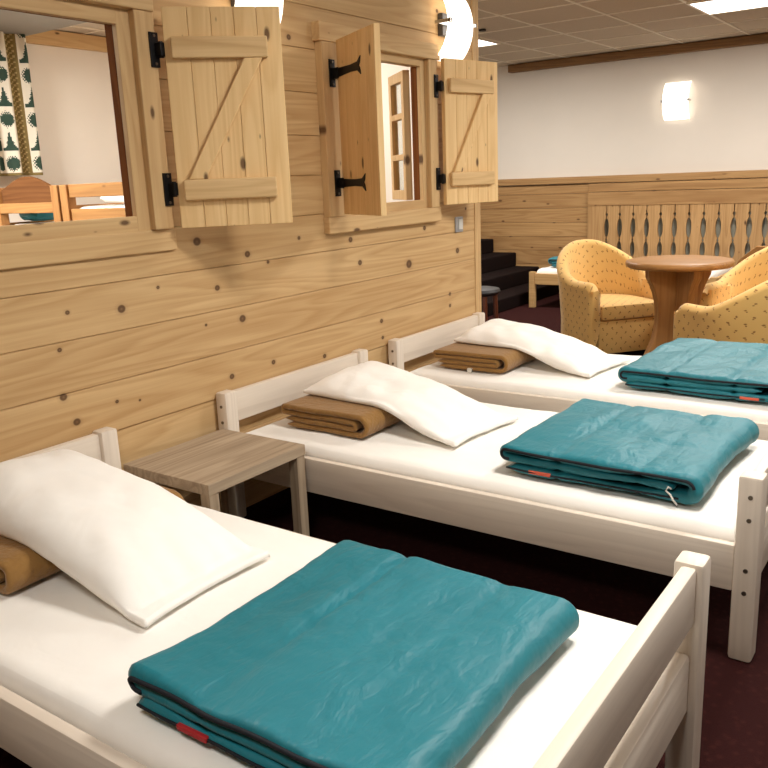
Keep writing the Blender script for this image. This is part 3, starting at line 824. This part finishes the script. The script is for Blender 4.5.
for k in range(28):
    xl = -.87 + .143 * (k - 1); xr = xl + .143
    if k == 0: xl = -1.08
    left = [(xl + (cut(z) if k else 0), z) for z in zs]; right = [(xr - cut(z), z) for z in zs]
    bm = B(); prism(bm, left + right[::-1], 1, -.014, .010)
    build('pierced_board', bm, MAT['balus'], t)

# ------------------------------------------------------------------ stairs, stool
t = thing('staircase', 'dark carpeted stairs rising left against the back wainscot', 'stairs', (0, 0, 0))
for k in range(6):
    xr = -1.37 - .29 * k; z = .13 + .1535 * k
    bm = B(); box(bm, -3.37, xr, 6.5, 8.78, z - .1535 if k else 0, z, .012); build('step', bm, MAT['stairs'], t)
t = thing('stool', 'small dark seated stool just past the plank wall end', 'stool', (-.78, 5.77, 0))
bm = B(); lathe(bm, [(.12, .40), (.15, .41), (.16, .43), (.15, .45), (.1, .46)], 32); build('seat', bm, MAT['stoolseat'], t, True, angle=50)
for k in range(4):
    a = math.pi / 4 + k * math.pi / 2
    bm = B(); cyl(bm, (.12 * math.cos(a), .12 * math.sin(a), .40), (.14 * math.cos(a), .14 * math.sin(a), 0), .020, 14, .015); build('leg', bm, MAT['mahog'], t)

# ------------------------------------------------------------------ pine bed by the back wall
t = thing('pine_bed', 'low plain pine bed beside the stairs behind the left armchair', 'bed', (-1.25, 7.64, 0))
for x in (0, 1.74):
    for y in (0, .86):
        bm = B(); box(bm, x, x + .06, y, y + .05, 0, .36, .004); build('leg', bm, MAT['bedpine'], t)
for y in (.008, .872):
    bm = B(); box(bm, .06, 1.74, y, y + .03, .235, .345, .004); build('side_rail', bm, MAT['bedpine'], t)
for x in (.012, 1.752):
    bm = B(); box(bm, x, x + .03, .05, .86, .235, .345, .004); build('end_rail', bm, MAT['bedpine'], t)
bm = B(); box(bm, .042, 1.752, .038, .872, .24, .262); build('slat_base', bm, MAT['bedpine'], t)
o = mattress(-1.183, .485, 7.682, 8.51, .264, .388, 'white sheeted mattress on the pine bed by the stairs', seed=40)
quilt(-1.08, 8.0, .393, .55, .50, 0, 'small dark teal folded quilt on the pine bed by the stairs', 15, 'navy', .3, False)
MZ0 = MZ
MZ = MZ0

# ================================================================== ROOM BEHIND THE WINDOWS
def bunk(x0, x1, y0, y1, arched, label):
    t = thing('bunk_bed', label, 'bunk bed', (0, 0, 0), 0, 'pine bunk beds')
    zu = 1.03 if arched else 1.13
    for x in (x0, x1 - .07):
        for y in (y0, y1 - .06):
            bm = B(); box(bm, x, x + .07, y, y + .06, 0, 1.36, .005); build('post', bm, MAT['bunkz'], t)
    for z in (.35, zu):
        for x in (x0 + .02, x1 - .05):
            bm = B(); box(bm, x, x + .03, y0 + .06, y1 - .06, z, z + .11, .004); build('side_rail', bm, MAT['bunk'], t)
        for y in (y0 + .015, y1 - .045):
            bm = B(); box(bm, x0 + .07, x1 - .07, y, y + .03, z, z + .09, .004); build('end_rail', bm, MAT['bunk'], t)
        bm = B(); box(bm, x0 + .05, x1 - .05, y0 + .06, y1 - .06, z, z + .03); build('bunk_base', bm, MAT['bunk'], t)
    if arched:
        n = 18; xs = [x0 + .07 + (x1 - x0 - .14) * k / n for k in range(n + 1)]
        arc = [(x, 1.345 + .075 * math.sin(math.pi * k / n) ** 1.2) for k, x in enumerate(xs)]
        bm = B(); prism(bm, arc + [(xs[-1], 1.255), (xs[0], 1.255)], 1, y0 + .028, y0 + .055, .004); build('headboard', bm, MAT['shadehead'], t)
        bm = B(); box(bm, x0 + .07, x1 - .07, y0 + .002, y0 + .027, 1.20, 1.262, .004); build('end_rail', bm, MAT['bunk'], t)
    else:
        bm = B(); box(bm, x0 + .07, x1 - .07, y0 + .015, y0 + .045, 1.285, 1.36, .004); build('end_rail', bm, MAT['bunk'], t)
    return t
bunk(-2.78, -2.075, 3.0, 4.84, True, 'pine bunk bed with arched headboard seen through the left window')
bunk(-2.055, -1.30, 3.0, 4.84, False, 'pine bunk bed with plain rail seen through the left window, right of the arched one')
for (x0, x1, za, l, sd) in ((-2.725, -2.13, 1.062, 'mattress on the arched bunk bed in the next room', 50), (-2.0, -1.355, 1.162, 'mattress on the plain bunk bed in the next room', 60)):
    mattress(x0, x1, 3.064, 4.776, za, za + .07, l, seed=sd)
bm = B(); bmesh.ops.create_uvsphere(bm, u_segments=28, v_segments=16, radius=1)
for v in bm.verts:
    q = v.co.copy(); v.co = Vector((-2.60 + .11 * spow(q.x, .7), 3.22 + .13 * spow(q.y, .7), 1.193 + .05 * spow(q.z, .8) + .006 * noise.noise(q * 3)))
tag(build('sleeping_bag', bm, MAT['teal'], smooth=True), 'bright teal rolled sleeping bag on the arched bunk bed', 'sleeping bag')
MZ = 1.238
pillow(-1.68, 3.36, .50, .34, .09, 3, -9, -8, 1.238, 'white pillow on the plain bunk bed in the next room', 33, .05)
MZ = MZ0

# curtain with printed trees
bm = B(); NU, NV2 = 110, 190; y0c, y1c, z0c, z1c = 2.95, 3.70, 1.445, 2.405
def pat(u, v):
    """u metres from the right edge, v metres up from the hem"""
    if v < .018: return 1
    q = u % .30
    if q < .075: band = 0; x = (q - .0375 + .02)
    elif q < .185: return 2 if ((int(v / .012) + int(q / .012)) % 3 == 0 and abs(q - .12) < .026) else 1
    else: band = 0; x = q - .245
    k = (v - .02) / .15; i = int(k) % 2; f = (k - int(k)) * .105
    if i == 0:      # round bush
        return 3 if (x / .042) ** 2 + ((f - .045) / .034) ** 2 < 1 + .5 * math.sin(x * 420) * math.sin(f * 380) else 0
    if f < .016: return 3 if abs(x) < .048 else 0
    if f < .098:
        w_ = .036 * (1 - (f - .016) / .082) * (.62 + .38 * (1 - ((f - .016) / .0205) % 1))
        return 3 if abs(x) < w_ else 0
    return 0
g = []
for i in range(NU + 1):
    u = (y1c - y0c) * i / NU; row = []
    for j in range(NV2 + 1):
        v = (z1c - z0c) * j / NV2
        row.append(bm.verts.new((-3.27 + .028 * math.sin(u * 34 + .5) + .01 * math.sin(u * 71 + v), y1c - u * .9, z0c + v)))
    g.append(row)
for i in range(NU):
    for j in range(NV2):
        f = bm.faces.new((g[i][j], g[i][j + 1], g[i + 1][j + 1], g[i + 1][j])); f.smooth = True
        f.material_index = pat((y1c - y0c) * (i + .5) / NU, (z1c - z0c) * (j + .5) / NV2)
bmesh.ops.recalc_face_normals(bm, faces=bm.faces)
o = build('curtain', bm, [MAT['cwhite'], MAT['colive'], MAT['cdots'], MAT['cgreen']])
md = o.modifiers.new('thick', 'SOLIDIFY'); md.thickness = .003
tag(o, 'cream curtain printed with green trees and olive borders through the left window', 'curtain')
